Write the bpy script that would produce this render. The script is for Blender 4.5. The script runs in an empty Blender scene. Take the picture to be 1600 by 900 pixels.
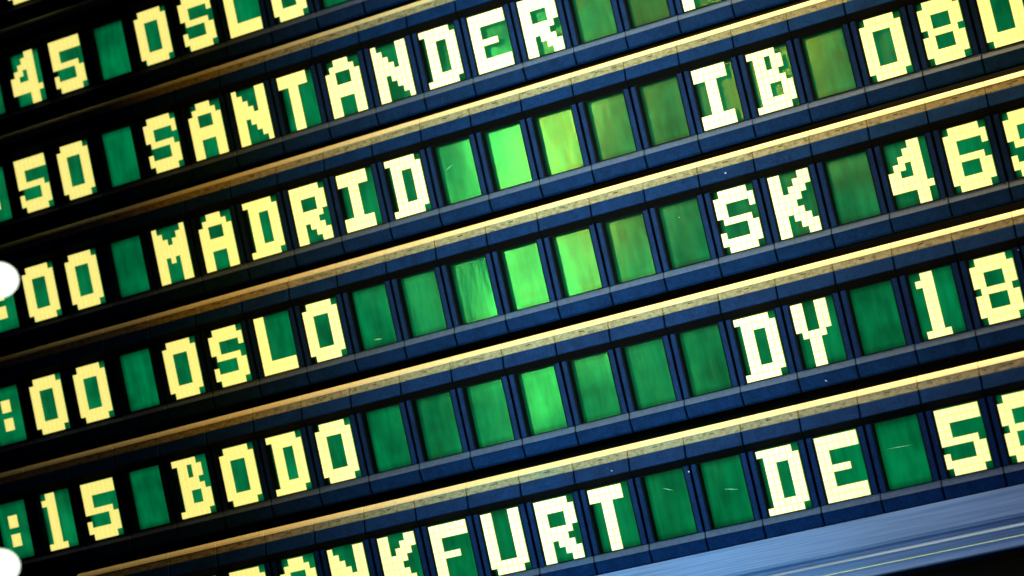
import bpy, bmesh, math, random
from mathutils import Vector, Matrix

random.seed(7)
sc = bpy.context.scene
C = sc.collection

# ------------------------------------------------------------------ frame of reference
# board coordinates: u = module pitches to the right, d = pitches down, q = pitches into the board
S = 0.06                       # one module pitch in metres
RP = 2.26987                   # row pitch (in module pitches)
TH = 0.22409                   # every module leans forward by this angle (radians)
Z0 = 2.79
def W(u, d, q): return Vector((u * S, q * S, Z0 - d * S))

# ------------------------------------------------------------------ camera
RC = [(0.90267999, 0.12980952, 0.41026616), (-0.24177957, 0.94168921, 0.23401724), (-0.35596555, -0.31043666, 0.8814293)]
def ax(v): return Vector((v[0], v[2], -v[1]))
camd = bpy.data.cameras.new('camera'); cam = bpy.data.objects.new('camera', camd); C.objects.link(cam)
m = Matrix.Identity(4)
for i, a in enumerate((ax(RC[0]), -ax(RC[1]), -ax(RC[2]))):
    for k in range(3): m[k][i] = a[k]
m.translation = W(21.23846664, 19.79687622, -34.86234934)
cam.matrix_world = m
camd.sensor_fit = 'HORIZONTAL'; camd.sensor_width = 36.0; camd.lens = 79.747
camd.clip_start = 0.02; camd.clip_end = 100
camd.dof.use_dof = True; camd.dof.aperture_fstop = 5.6
camd.dof.focus_distance = (W(11, 8, 0) - m.translation).length
sc.camera = cam

# ------------------------------------------------------------------ world, lamps, exposure
wd = bpy.data.worlds.new('World'); sc.world = wd; wd.use_nodes = True
wd.node_tree.nodes['Background'].inputs[0].default_value = (0.25, 0.4, 0.8, 1)
wd.node_tree.nodes['Background'].inputs[1].default_value = 0.006

def area(name, pos, aim, sx, sy, power, col, spread=180, roll=0):
    l = bpy.data.lights.new(name, 'AREA'); l.shape = 'RECTANGLE'
    l.size = sx * S; l.size_y = sy * S; l.energy = power; l.color = col; l.spread = math.radians(spread)
    o = bpy.data.objects.new(name, l); C.objects.link(o)
    p = W(*pos); o.location = p
    q = (W(*aim) - p).to_track_quat('-Z', 'Y').to_matrix() @ Matrix.Rotation(math.radians(roll), 3, 'Z')
    o.rotation_euler = q.to_euler()
    return o
area('hall_key_lamp', (-9.2, 9.8, -45), (8.9, 6.2, 0), 3.2, 15, 1.65, (0.12, 0.85, 1.0), 15, -4)
area('hall_warm_tube', (-6.9, 8.0, -45), (9, 6, 0), 0.7, 9, 0.72, (1.0, 0.42, 0.0), 24, -4)
area('hall_warm_tube', (-1.9, 4.0, -45), (9, 6, 0), 0.4, 9, 0.08, (1.0, 0.45, 0.0), 24)
area('hall_warm_tube', (2.4, 5.5, -45), (9, 6, 0), 0.7, 8, 0.75, (1.0, 0.62, 0.0), 24)
area('ceiling_warm_lamp', (20, -17, -4.2), (14.5, 7, 0), 13, 3.4, 14, (1.0, 0.74, 0.30), 56)
area('hall_blue_light', (4, 3.5, -45), (14.5, 13.3, 0), 16, 8, 0.42, (0.36, 0.62, 1.0), 18)  # unseen blue area light, added to brighten the rail

vs = sc.view_settings
vs.view_transform = 'Standard'; vs.look = 'None'; vs.exposure = 0.0; vs.gamma = 1.0; vs.use_curve_mapping = False
sc.render.engine = 'CYCLES'
sc.cycles.use_denoising = True

# ------------------------------------------------------------------ materials
def mat(name):
    mt = bpy.data.materials.new(name); mt.use_nodes = True
    nt = mt.node_tree; return mt, nt, nt.nodes['Principled BSDF']
def link(nt, a, b): nt.links.new(a, b)
def noise(nt, scale, detail=4, coord=None, stretch=None, rough=0.55):
    tc = nt.nodes.new('ShaderNodeTexCoord'); n = nt.nodes.new('ShaderNodeTexNoise')
    n.inputs['Scale'].default_value = scale; n.inputs['Detail'].default_value = detail; n.inputs['Roughness'].default_value = rough
    src = tc.outputs['Object']
    oi = nt.nodes.new('ShaderNodeObjectInfo')
    va = nt.nodes.new('ShaderNodeVectorMath'); va.operation = 'MULTIPLY_ADD'
    cm = nt.nodes.new('ShaderNodeCombineXYZ')
    for i in range(3): link(nt, oi.outputs['Random'], cm.inputs[i])
    va.inputs[1].default_value = (7.3, 3.1, 5.7)
    link(nt, cm.outputs[0], va.inputs[0]); link(nt, src, va.inputs[2]); src = va.outputs[0]
    if stretch:
        mp = nt.nodes.new('ShaderNodeMapping'); mp.inputs['Scale'].default_value = stretch
        link(nt, src, mp.inputs['Vector']); src = mp.outputs[0]
    link(nt, src, n.inputs['Vector']); return n
def ramp(nt, fac, stops):
    r = nt.nodes.new('ShaderNodeValToRGB')
    e = r.color_ramp.elements
    while len(e) < len(stops): e.new(0.5)
    for x, (p, c) in zip(e, stops): x.position = p; x.color = (*c, 1)
    link(nt, fac, r.inputs[0]); return r
def bump(nt, bs, h, strength, dist):
    b = nt.nodes.new('ShaderNodeBump'); b.inputs['Strength'].default_value = strength; b.inputs['Distance'].default_value = dist
    link(nt, h, b.inputs['Height']); link(nt, b.outputs[0], bs.inputs['Normal'])

NAVY, nt, bs = mat('navy_plastic')
n = noise(nt, 420, 5); r = ramp(nt, n.outputs[0], [(0.3, (0.0018, 0.016, 0.080)), (0.7, (0.004, 0.030, 0.140))])
nb = noise(nt, 70, 5, rough=0.7); rb = ramp(nt, nb.outputs[0], [(0.32, (0.62, 0.62, 0.66)), (0.62, (1.05, 1.05, 1.05))])
mm = nt.nodes.new('ShaderNodeMixRGB'); mm.blend_type = 'MULTIPLY'; mm.inputs[0].default_value = 1.0
link(nt, r.outputs[0], mm.inputs[1]); link(nt, rb.outputs[0], mm.inputs[2])
nd = noise(nt, 520, 2, rough=0.4); rd = ramp(nt, nd.outputs[0], [(0.70, (0, 0, 0)), (0.78, (0.5, 0.5, 0.5))])
md = nt.nodes.new('ShaderNodeMixRGB'); link(nt, rd.outputs[0], md.inputs[0]); link(nt, mm.outputs[0], md.inputs[1]); md.inputs[2].default_value = (0.06, 0.10, 0.2, 1)
link(nt, md.outputs[0], bs.inputs['Base Color']); bs.inputs['Roughness'].default_value = 0.5
bs.inputs['Specular IOR Level'].default_value = 0.04
bump(nt, bs, n.outputs[0], 0.1, 0.0003)

SILL, nt, bs = mat('grey_blue_edge')
n = noise(nt, 300, 5); r = ramp(nt, n.outputs[0], [(0.3, (0.05, 0.08, 0.17)), (0.7, (0.085, 0.125, 0.25))])
link(nt, r.outputs[0], bs.inputs['Base Color']); bs.inputs['Roughness'].default_value = 0.5

BLACK, nt, bs = mat('black_plastic')
bs.inputs['Base Color'].default_value = (0.0015, 0.0015, 0.002, 1); bs.inputs['Roughness'].default_value = 0.75
bs.inputs['Specular IOR Level'].default_value = 0.1

CREAM, nt, bs = mat('cream_strip')
n = noise(nt, 330, 5, rough=0.6)
r = ramp(nt, n.outputs[0], [(0.26, (0.32, 0.25, 0.13)), (0.34, (0.56, 0.46, 0.28)), (0.66, (0.68, 0.57, 0.37))])
link(nt, r.outputs[0], bs.inputs['Base Color']); bs.inputs['Roughness'].default_value = 0.45
bump(nt, bs, n.outputs[0], 0.2, 0.0004)

FACE, nt, bs = mat('soiled_strip_face')
n = noise(nt, 300, 6, stretch=(0.6, 1, 1), rough=0.7)
r = ramp(nt, n.outputs[0], [(0.34, (0.045, 0.034, 0.010)), (0.44, (0.20, 0.155, 0.070)), (0.66, (0.36, 0.29, 0.155))])
link(nt, r.outputs[0], bs.inputs['Base Color']); bs.inputs['Roughness'].default_value = 0.55

GREEN, nt, bs = mat('green_panel')
n = noise(nt, 26, 2, stretch=(2.2, 1, 0.5)); n2 = noise(nt, 8, 1)
bs.inputs['Base Color'].default_value = (0.0034, 0.0056, 0.0007, 1); bs.inputs['Metallic'].default_value = 1.0
r = ramp(nt, n.outputs[0], [(0.3, (0.12, 0.12, 0.12)), (0.7, (0.19, 0.19, 0.19))])
link(nt, r.outputs[0], bs.inputs['Roughness'])
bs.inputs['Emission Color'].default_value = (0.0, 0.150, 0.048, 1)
# uneven backlight glow; rim dimmed to paint in the bezel's soft shade
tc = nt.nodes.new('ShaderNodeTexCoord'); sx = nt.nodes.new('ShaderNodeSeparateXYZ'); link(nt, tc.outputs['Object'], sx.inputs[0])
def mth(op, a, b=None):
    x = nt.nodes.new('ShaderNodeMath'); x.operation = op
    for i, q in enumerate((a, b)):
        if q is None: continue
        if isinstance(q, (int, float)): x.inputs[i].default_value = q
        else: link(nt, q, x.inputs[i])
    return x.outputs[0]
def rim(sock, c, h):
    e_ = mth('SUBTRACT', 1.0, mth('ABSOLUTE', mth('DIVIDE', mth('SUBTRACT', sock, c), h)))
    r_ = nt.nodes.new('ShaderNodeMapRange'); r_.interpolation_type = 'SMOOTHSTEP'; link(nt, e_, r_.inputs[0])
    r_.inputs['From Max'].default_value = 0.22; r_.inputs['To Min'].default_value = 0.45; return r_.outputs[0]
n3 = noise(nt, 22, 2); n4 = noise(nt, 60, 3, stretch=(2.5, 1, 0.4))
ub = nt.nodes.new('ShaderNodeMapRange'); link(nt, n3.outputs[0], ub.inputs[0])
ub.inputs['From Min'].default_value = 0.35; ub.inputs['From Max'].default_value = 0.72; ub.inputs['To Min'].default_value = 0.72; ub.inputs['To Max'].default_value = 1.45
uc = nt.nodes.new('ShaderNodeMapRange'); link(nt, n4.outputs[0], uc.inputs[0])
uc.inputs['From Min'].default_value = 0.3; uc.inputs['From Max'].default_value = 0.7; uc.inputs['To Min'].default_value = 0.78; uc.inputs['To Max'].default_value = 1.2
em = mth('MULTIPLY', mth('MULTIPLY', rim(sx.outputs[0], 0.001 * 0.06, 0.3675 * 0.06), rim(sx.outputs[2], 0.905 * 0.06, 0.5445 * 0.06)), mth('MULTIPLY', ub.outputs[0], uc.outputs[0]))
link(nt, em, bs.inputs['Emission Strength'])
hh = nt.nodes.new('ShaderNodeMath'); hh.operation = 'MULTIPLY_ADD'; hh.inputs[1].default_value = 0.03
link(nt, n4.outputs[0], hh.inputs[0]); link(nt, n2.outputs[0], hh.inputs[2])
bump(nt, bs, hh.outputs[0], 0.6, 0.004)

def lit(name, col, strength, diff):
    M, nt, bs = mat(name)
    bs.inputs['Base Color'].default_value = diff; bs.inputs['Roughness'].default_value = 0.5
    bs.inputs['Emission Color'].default_value = (*col, 1); bs.inputs['Emission Strength'].default_value = strength
    return M
DOT = lit('lit_dot', (1.0, 0.83, 0.24), 1.0, (0.85, 0.80, 0.78, 1))
GRID = lit('lit_grid', (0.80, 0.84, 0.16), 0.85, (0.45, 0.42, 0.22, 1))
GLOW = lit('globe_glow', (0.88, 1.0, 0.86), 2.2, (0.9, 0.9, 0.9, 1))

GLASS, nt, bs = mat('clear_glass')
nt.nodes.remove(bs)
tr = nt.nodes.new('ShaderNodeBsdfTransparent'); gl = nt.nodes.new('ShaderNodeBsdfGlossy'); mx = nt.nodes.new('ShaderNodeMixShader')
tr.inputs[0].default_value = (0.97, 0.99, 0.97, 1); gl.inputs['Roughness'].default_value = 0.35; mx.inputs[0].default_value = 0.0002
link(nt, tr.outputs[0], mx.inputs[1]); link(nt, gl.outputs[0], mx.inputs[2]); link(nt, mx.outputs[0], nt.nodes['Material Output'].inputs[0])

ALU, nt, bs = mat('brushed_aluminium')
n = noise(nt, 900, 4, stretch=(0.012, 1, 1)); r = ramp(nt, n.outputs[0], [(0.3, (0.05, 0.12, 0.33)), (0.7, (0.13, 0.22, 0.50))])
link(nt, r.outputs[0], bs.inputs['Base Color']); bs.inputs['Metallic'].default_value = 0.35; bs.inputs['Roughness'].default_value = 0.55
bump(nt, bs, n.outputs[0], 0.35, 0.0006)
GOLD, nt, bs = mat('gold_edge')
bs.inputs['Base Color'].default_value = (0.22, 0.34, 0.28, 1); bs.inputs['Metallic'].default_value = 0.3; bs.inputs['Roughness'].default_value = 0.4
FLECK, nt, bs = mat('pale_fleck')
bs.inputs['Base Color'].default_value = (0.75, 0.72, 0.72, 1); bs.inputs['Roughness'].default_value = 0.6
SCR, nt, bs = mat('scratch_green')
bs.inputs['Base Color'].default_value = (0.35, 0.8, 0.4, 1); bs.inputs['Roughness'].default_value = 0.6

# ------------------------------------------------------------------ mesh helpers (module local: u, v down, n outwards)
UC, VB = 0.355, 1.43           # the module's origin: middle of its lower edge
def L(u, v, n): return ((u - UC) * S, -n * S, (VB - v) * S)
def mesh(name, verts, faces, material, smooth=False):
    me = bpy.data.meshes.new(name); me.from_pydata(verts, [], faces)
    bm = bmesh.new(); bm.from_mesh(me); bmesh.ops.recalc_face_normals(bm, faces=bm.faces)
    bm.to_mesh(me); bm.free()
    me.materials.append(material); return me
def prism(prof, u0, u1):       # prof: closed list of (v, n)
    k = len(prof)
    vs = [L(u0, v, n) for v, n in prof] + [L(u1, v, n) for v, n in prof]
    fs = [tuple(range(k)), tuple(range(2 * k - 1, k - 1, -1))]
    fs += [(i, (i + 1) % k, k + (i + 1) % k, k + i) for i in range(k)]
    return vs, fs
def join(parts):
    V, F = [], []
    for vs, fs in parts:
        o = len(V); V += vs; F += [tuple(i + o for i in f) for f in fs]
    return V, F
def box(u0, u1, v0, v1, n0, n1, ch=0.0):
    if ch <= 0: return prism([(v0, n0), (v0, n1), (v1, n1), (v1, n0)], u0, u1)
    vs = [L(u, v, n0) for u, v in ((u0, v0), (u1, v0), (u1, v1), (u0, v1))]
    vs += [L(u, v, n1 - ch) for u, v in ((u0, v0), (u1, v0), (u1, v1), (u0, v1))]
    vs += [L(u, v, n1) for u, v in ((u0 + ch, v0 + ch), (u1 - ch, v0 + ch), (u1 - ch, v1 - ch), (u0 + ch, v1 - ch))]
    fs = [(0, 1, 2, 3), (8, 9, 10, 11)]
    for a in (0, 4): fs += [(a + i, a + (i + 1) % 4, a + 4 + (i + 1) % 4, a + 4 + i) for i in range(4)]
    return vs, fs
def end_chamfer(prof, u0, u1, c, shrink):   # a bar whose ends are slightly rounded back
    cv = sum(p[0] for p in prof) / len(prof); cn = sum(p[1] for p in prof) / len(prof)
    k = len(prof); V, F = [], []
    small = [(v, n - shrink) for v, n in prof]
    for u, p in ((u0, small), (u0 + c, prof), (u1 - c, prof), (u1, small)): V += [L(u, v, n) for v, n in p]
    F = [tuple(range(k)), tuple(range(4 * k - 1, 3 * k - 1, -1))]
    for a in range(3): F += [(a * k + i, a * k + (i + 1) % k, (a + 1) * k + (i + 1) % k, (a + 1) * k + i) for i in range(k)]
    return V, F

UL, UR = -0.1455, 0.8545       # module edges
g = 0.012
ME = {}
ME['top_strip'] = mesh('top_strip', *end_chamfer([(-0.60, -0.30), (-0.60, -0.085), (-0.585, -0.045), (-0.545, -0.005), (-0.507, 0.018), (-0.500, 0.018), (-0.500, -0.30)], UL + 0.003, UR - 0.003, 0.01, 0.008), CREAM)
ME['strip_face'] = mesh('strip_face', *end_chamfer([(-0.498, -0.28), (-0.498, 0.014), (-0.490, 0.016), (-0.384, 0.032), (-0.376, 0.030), (-0.376, -0.28)], UL + 0.003, UR - 0.003, 0.01, 0.008), FACE)
ME['slot'] = mesh('slot', *box(0.31, 0.40, -0.462, -0.449, -0.02, 0.0225), BLACK)
ME['top_bar'] = mesh('top_bar', *end_chamfer([(-0.373, -0.30), (-0.373, 0.040), (-0.366, 0.047), (-0.165, 0.092), (-0.152, 0.085), (-0.152, -0.30)], UL + g, UR - g, 0.014, 0.012), NAVY)
ME['shade_lip'] = mesh('shade_lip', *prism([(-0.149, -0.25), (-0.149, 0.078), (-0.035, -0.012), (-0.035, -0.25)], UL + 0.004, UR - 0.004), BLACK)
ME['post_l'] = mesh('post', *box(UL + 0.020, -0.034, -0.033, 1.082, -0.15, 0.0, 0.010), NAVY)
ME['post_r'] = mesh('post', *box(0.741, UR - 0.020, -0.033, 1.082, -0.15, 0.0, 0.010), NAVY)
bz = [box(-0.034, -0.012, -0.033, 1.082, -0.19, -0.004), box(0.724, 0.741, -0.033, 1.082, -0.19, -0.004)]
bz += [box(-0.012, 0.724, -0.033, -0.020, -0.19, -0.004), box(-0.012, 0.724, 1.070, 1.082, -0.19, -0.004)]
ME['bezel'] = mesh('bezel', *join(bz), BLACK)
ME['sill'] = mesh('sill', *end_chamfer([(1.085, -0.25), (1.085, -0.030), (1.092, -0.022), (1.180, 0.026), (1.186, 0.028), (1.186, -0.25)], UL + g * 0.6, UR - g * 0.6, 0.012, 0.010), SILL)
ME['bottom_bar'] = mesh('bottom_bar', *end_chamfer([(1.189, -0.25), (1.189, 0.027), (1.196, 0.031), (1.385, -0.002), (1.42, -0.035), (1.42, -0.25)], UL + g, UR - g, 0.014, 0.012), NAVY)
hs = [box(UL + 0.002, UR - 0.002, -0.59, 1.41, -0.36, -0.30), box(UL + 0.002, UL + 0.018, -0.59, 1.41, -0.30, -0.06), box(UR - 0.018, UR - 0.002, -0.59, 1.41, -0.30, -0.06)]
ME['housing'] = mesh('housing', *join(hs), BLACK)
ME['glass'] = mesh('glass', *box(-0.0115, 0.7235, -0.0195, 1.0695, -0.022, -0.016), GLASS)
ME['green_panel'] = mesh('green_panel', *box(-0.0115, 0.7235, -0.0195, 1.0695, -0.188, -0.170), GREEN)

FONT = {
'0': '.#####. ####### ##...## ##...## ##...## ##...## ##...## ####### .#####.',
'1': '..##... .###... ..##... ..##... ..##... ..##... ..##... ..##... .####..',
'4': '....##. ...###. ..####. .##.##. ##..##. ######. ####### ....##. ....##.',
'5': '####### ####### ##..... ##..... ######. .....## #....## ####### .#####.',
'6': '.#####. ####### ##....# ##..... ######. ##...## ##...## ####### .#####.',
'8': '.#####. ####### ##...## ##...## .#####. ##...## ##...## ####### .#####.',
'9': '.#####. ####### ##...## ##...## .###### .....## #....## ####### .#####.',
'A': '..###.. .#####. ##...## ##...## ####### ####### ##...## ##...## ##...##',
'B': '#####.. .##.##. .##.##. .####.. .#####. .##..## .##..## .###### ######.',
'D': '######. .###### .##..## .##..## .##..## .##..## .##..## .###### ######.',
'E': '####### ####### ##..... ##..... #####.. ##..... ##..... ####### #######',
'F': '####### ####### ##..... ##..... #####.. ##..... ##..... ##..... ##.....',
'I': '######. ######. ..##... ..##... ..##... ..##... ..##... ######. ######.',
'K': '##...## ##..### ##.###. #####.. ####... #####.. ##.###. ##..### ##...##',
'L': '##..... ##..... ##..... ##..... ##..... ##..... ##..... ####### #######',
'M': '#.....# ##...## ###.### ####### ####### ##.#.## ##...## ##...## ##...##',
'N': '#....## ##...## ###..## ####.## ####### ##.#### ##..### ##...## ##....#',
'R': '######. ####### ##...## ##...## ######. #####.. ##.###. ##..### ##...##',
'S': '.#####. ####### ##....# ##..... .#####. .....## #....## ####### .#####.',
'T': '######. ######. ..##... ..##... ..##... ..##... ..##... ..##... ..##...',
'U': '##...## ##...## ##...## ##...## ##...## ##...## ##...## ####### .#####.',
'Y': '##..##. ##..##. ##..##. ##..##. .####.. ..##... ..##... ..##... ..##...',
':': '....... ....... ...##.. ...##.. ....... ...##.. ...##.. ....... .......',
}
FONT['O'] = FONT['0']
PU, PV = 0.1010, 0.1186
def cells(ch):
    return [(i, j) for j, row in enumerate(FONT[ch].split()) for i, c in enumerate(row) if c == '#']
def glyph_back(ch):            # the lit ground of the character, dots stand on it
    return [box(i * PU - 0.001, (i + 1) * PU + 0.001, j * PV - 0.001, (j + 1) * PV + 0.001, -0.012, -0.004) for i, j in cells(ch)]
DG = 0.0075
def dot_box(i, j): return box(i * PU + DG, (i + 1) * PU - DG, j * PV + DG, (j + 1) * PV - DG, -0.0035, 0.004, 0.003)
GL, GLJ = {}, {}
def union_mesh(name, ch):
    # one continuous plate in the outline of the character (no inner faces)
    cs = set(cells(ch)); V, F, ix = [], [], {}
    def vid(i, j, n):
        k = (i, j, n)
        if k not in ix: ix[k] = len(V); V.append(L(i * PU, j * PV, n))
        return ix[k]
    f, b = -0.004, -0.012
    for i, j in cs:
        F.append((vid(i, j, f), vid(i + 1, j, f), vid(i + 1, j + 1, f), vid(i, j + 1, f)))
        F.append((vid(i, j, b), vid(i, j + 1, b), vid(i + 1, j + 1, b), vid(i + 1, j, b)))
        for (a, c, di, dj) in (((i, j), (i + 1, j), 0, -1), ((i, j + 1), (i + 1, j + 1), 0, 1), ((i, j), (i, j + 1), -1, 0), ((i + 1, j), (i + 1, j + 1), 1, 0)):
            if (i + di, j + dj) not in cs: F.append((vid(*a, f), vid(*c, f), vid(*c, b), vid(*a, b)))
    return mesh(name, V, F, GRID)
for ch in FONT:
    GL[ch] = union_mesh('character', ch)
    GLJ[ch] = mesh('dot_field', *join([dot_box(i, j) for i, j in cells(ch)]), DOT)
dv, df = box(DG, PU - DG, DG, PV - DG, -0.0035, 0.004, 0.003)
ox, oz = L(0, 0, 0)[0], L(0, 0, 0)[2]
DOTM = mesh('dot', [(x - ox, y, z - oz) for x, y, z in dv], df, DOT)

# ------------------------------------------------------------------ structure behind the modules
def cab(name, u0, u1, d0, d1, q0, q1, material):
    vs = [W(u, d, q) for u in (u0, u1) for d in (d0, d1) for q in (q0, q1)]
    fs = [(0, 1, 3, 2), (4, 6, 7, 5), (0, 4, 5, 1), (2, 3, 7, 6), (0, 2, 6, 4), (1, 5, 7, 3)]
    me = mesh(name, [tuple(v) for v in vs], fs, material)
    o = bpy.data.objects.new(name, me); C.objects.link(o); return o
o = cab('back_wall', -9, 22, -6, 19, 1.15, 1.4, BLACK); o['kind'] = 'structure'

# ------------------------------------------------------------------ modules
def link_part(name, me, parent, loc=None):
    o = bpy.data.objects.new(name, me); C.objects.link(o); o.parent = parent
    if loc: o.location = loc
    return o
ORD = ['first', 'second', 'third', 'fourth', 'fifth', 'sixth', 'seventh', 'eighth', 'ninth', 'tenth', 'eleventh']
NAMES = {0: 'OSLO at quarter to', 1: 'SANTANDER', 2: 'MADRID', 3: 'OSLO with SK flight', 4: 'BODO', 5: 'FRANKFURT'}
#        row: (first column, text); '_' blank, '?' nothing of its face in view
ROWS = {
 -1: (-4, '_0_'),
  0: (-4, ':45_OSLO__'),
  1: (-4, ':50_SANTANDER__F__'),
  2: (-4, ':00_MADRID_____IB_080'),
  3: (-4, ':00_OSLO_______SK_469'),
  4: (-4, ':15_BODO_______DY_18_'),
  5: (-2, '__FRANKFURT__DE_58'),
}
DEST = {0: 'OSLO', 1: 'SANTANDER', 2: 'MADRID', 3: 'OSLO', 4: 'BODO', 5: 'FRANKFURT'}
ROWTXT = {0: 'OSLO row timed 45', 1: 'SANTANDER row', 2: 'MADRID row', 3: 'OSLO row by SK', 4: 'BODO row', 5: 'FRANKFURT row'}
AIR = {1: 'F', 2: 'IB', 3: 'SK', 4: 'DY', 5: 'DE'}
FLT = {2: '080', 3: '469', 4: '18', 5: '58'}
MIN = {0: '45', 1: '50', 2: '00', 3: '00', 4: '15'}
def label(r, c, ch):
    if r == -1:
        if ch == '0': return 'module showing digit 0 in the row above the OSLO row timed 45'
        return ('blank green module beside the 0, in the row above OSLO timed 45' if c == -4 else 'dark module right of the 0, in the row above OSLO timed 45')
    rt = ROWTXT[r]
    if c == -4: return 'module with yellow colon of the time in the ' + rt
    if c in (-3, -2) and r in MIN: return 'module showing %s, %s minute digit in the %s' % (ch, 'first' if c == -3 else 'last', rt)
    if c in (-2,): return 'module two places left of the F of FRANKFURT, below the BODO row'
    if c == -1: return 'blank green module between time and destination in the ' + rt
    n = len(DEST[r])
    if 0 <= c < n: return 'module showing yellow letter %s, %s letter of the %s' % (ch, ORD[c], rt)
    if n <= c < 11: return 'blank green module, %s after the destination in the %s' % (ORD[c - n], rt)
    if c in (11, 12):
        if ch == '_': return 'module right of the letter F, after SANTANDER, lower edge showing' if c == 12 else ''
        return 'module showing yellow %s, %s flight code letter in the %s' % (ch, 'first' if c == 11 else 'second', rt)
    if c == 13:
        if r == 1: return 'module two places right of the letter F in the SANTANDER row'
        return 'blank green module between flight letters and digits in the ' + rt
    if ch == '_': return 'module right of the digits 18 in the BODO row'
    return 'module showing yellow %s, %s flight number digit in the %s' % (ch, ORD[c - 14], rt)

ROT = TH
def module(r, c, ch):
    e = bpy.data.objects.new('display_module', None); C.objects.link(e)
    e.empty_display_size = 0.01
    d0, q0 = r * RP + VB * math.cos(TH), VB * math.sin(TH)
    e.location = W(c + UC, d0, q0); e.rotation_euler = (ROT, 0, 0)
    e['label'] = label(r, c, ch); e['category'] = 'display module'
    e['group'] = 'character modules of the departure board'
    ts = link_part('top_strip', ME['top_strip'], e); link_part('strip_face', ME['strip_face'], ts); link_part('slot', ME['slot'], ts)
    for k in ('top_bar', 'shade_lip', 'bezel', 'sill', 'bottom_bar', 'housing'): link_part(k, ME[k], e)
    link_part('post', ME['post_l'], e); link_part('post', ME['post_r'], e)
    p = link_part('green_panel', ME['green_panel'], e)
    gl_ = link_part('glass', ME['glass'], e)
    if ch in FONT:
        k = link_part('character', GL[ch], e); k['label'] = 'glowing yellow dot matrix ' + ('colon' if ch == ':' else 'character ' + ch)
        if c >= 11:
            for i, j in cells(ch): link_part('dot', DOTM, k, ((i * PU) * S + ox, 0, oz - j * PV * S))
        else:
            f = link_part('dot_field', GLJ[ch], k); f['kind'] = 'stuff'
    return e
MOD = {}
for r, (c0, txt) in ROWS.items():
    for k, ch in enumerate(txt): MOD[(r, c0 + k)] = module(r, c0 + k, ch)

# scratches and flecks that the photo shows on single modules
def mark(key, name, u, v, du, dv, w, n, material):
    a = math.atan2(dv, du); px, py = -math.sin(a) * w, math.cos(a) * w
    pts = [(u, v), (u + du * 0.5 + px, v + dv * 0.5 + py), (u + du, v + dv), (u + du * 0.5 - px, v + dv * 0.5 - py)]
    V = [L(a_, b_, n) for a_, b_ in pts] + [L(a_, b_, n + 0.003) for a_, b_ in pts]
    F = [(0, 1, 2, 3), (4, 5, 6, 7)] + [(i, (i + 1) % 4, 4 + (i + 1) % 4, 4 + i) for i in range(4)]
    link_part(name, mesh(name, V, F, material), MOD[key])
mark((5, 9), 'scratch', 0.30, 0.23, 0.20, 0.09, 0.006, -0.016, SCR)
mark((5, 10), 'scratch', 0.33, 0.47, 0.26, 0.06, 0.006, -0.016, SCR)
mark((5, 13), 'scratch', 0.10, 0.42, 0.46, 0.02, 0.006, -0.016, SCR)
mark((2, 6), 'scratch', 0.15, 0.46, 0.16, -0.07, 0.006, -0.016, SCR)
mark((3, 4), 'scratch', 0.28, 0.93, 0.18, 0.02, 0.010, -0.016, SCR)

mark((3, 11), 'paint_fleck', 0.325, -0.272, 0.035, 0.01, 0.014, 0.070, FLECK)
mark((4, 12), 'paint_fleck', 0.285, 1.315, 0.04, 0.03, 0.012, 0.010, FLECK)
mark((5, 9), 'paint_fleck', 0.805, 0.060, 0.03, 0.012, 0.014, 0.000, FLECK)
mark((3, 10), 'paint_fleck', 0.335, 0.240, 0.03, 0.01, 0.012, -0.016, SCR)
mark((5, 8), 'paint_fleck', 0.52, -0.245, 0.04, 0.03, 0.008, 0.076, FLECK)
mark((4, 15), 'paint_fleck', 0.815, 0.012, 0.022, 0.01, 0.010, 0.000, FLECK)

# ------------------------------------------------------------------ aluminium rail under the rows
def rail(name, prof, material, parent, u0=2.0, u1=19.0):
    k = len(prof)
    V = [tuple(W(u, d, q) - W(10, 13.7, 0.1)) for u in (u0, u1) for d, q in prof]
    F = [tuple(range(k)), tuple(range(2 * k - 1, k - 1, -1))] + [(i, (i + 1) % k, k + (i + 1) % k, k + i) for i in range(k)]
    o = bpy.data.objects.new(name, mesh(name, V, F, material)); C.objects.link(o); o.parent = parent; return o
e = bpy.data.objects.new('aluminium_rail', None); C.objects.link(e); e.location = W(10, 13.7, 0.1)
e['label'] = 'blue brushed aluminium rail with a gold line below the FRANKFURT row'; e['category'] = 'rail'
rail('rail_face', [(12.77, 0.6), (12.77, 0.105), (12.775, 0.10), (13.20, 0.10), (13.25, 0.11), (13.29, 0.135), (13.33, 0.145), (13.352, 0.13), (13.375, 0.09), (13.40, 0.075), (13.44, 0.085), (13.535, 0.10), (13.535, 0.6)], ALU, e)
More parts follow.
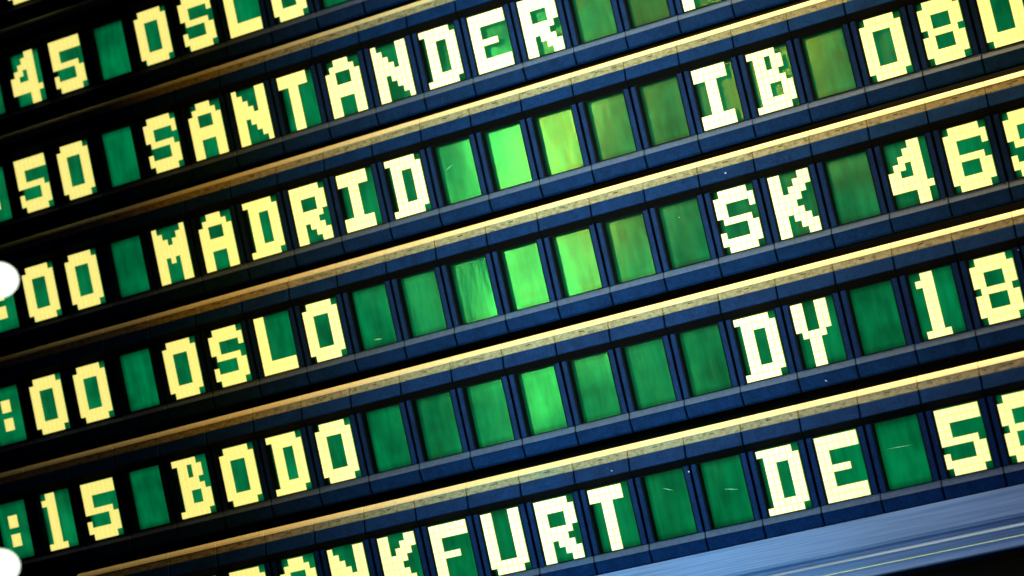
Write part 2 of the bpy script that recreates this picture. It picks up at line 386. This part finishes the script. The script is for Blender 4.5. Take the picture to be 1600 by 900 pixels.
rail('gold_line', [(13.538, 0.5), (13.538, 0.094), (13.545, 0.088), (13.556, 0.088), (13.560, 0.094), (13.560, 0.5)], GOLD, e)
rail('rail_lip', [(13.563, 0.6), (13.563, 0.10), (13.69, 0.10), (13.715, 0.115), (13.715, 0.6)], ALU, e)

# ------------------------------------------------------------------ made-up stand with two glowing globes, added for the white spots at left
FD = Z0 / S                                     # the floor, in pitches below the board's datum
stand = bpy.data.objects.new('added_globe_stand', None); C.objects.link(stand); base = W(2.9, FD, -14); stand.location = base
stand['label'] = 'added stand with two glowing white globes in front of the board beside the colons'; stand['category'] = 'lamp'
def rod(name, a, b, r, parent=stand, r2=None):
    bm = bmesh.new(); d_ = Vector(b) - Vector(a)
    bmesh.ops.create_cone(bm, segments=20, radius1=r, radius2=r if r2 is None else r2, depth=d_.length, cap_ends=True)
    M = Matrix.Translation((Vector(a) + Vector(b)) / 2) @ d_.to_track_quat('Z', 'Y').to_matrix().to_4x4()
    bmesh.ops.transform(bm, matrix=M, verts=bm.verts)
    me = bpy.data.meshes.new(name); bm.to_mesh(me); bm.free(); me.materials.append(BLACK)
    o = bpy.data.objects.new(name, me); C.objects.link(o); o.parent = parent; return o
rod('pole', (0, 0, 0.02), tuple(W(2.9, 9.9, -14) - base), 0.005)
rod('foot', (0, 0, 0), (0, 0, 0.02), 0.14, r2=0.11)
for u, d, rad in ((6.407, 10.709, 0.235), (6.181, 14.08, 0.225)):
    c = W(u, d, -14) - base
    bm = bmesh.new(); bmesh.ops.create_uvsphere(bm, u_segments=32, v_segments=20, radius=rad * S)
    for v in bm.verts: v.co.z *= 0.84
    me = bpy.data.meshes.new('globe'); bm.to_mesh(me); bm.free(); me.materials.append(GLOW)
    for p in me.polygons: p.use_smooth = True
    o = bpy.data.objects.new('globe', me); C.objects.link(o); o.parent = stand; o.location = c
    rod('collar', tuple(c + Vector((-rad * S * 0.9, 0, 0))), tuple(c + Vector((-rad * S * 1.6, 0, 0))), 0.5 * rad * S)
    rod('arm', tuple(c + Vector((-rad * S * 1.6, 0, 0))), (0, 0, c.z), 0.003)
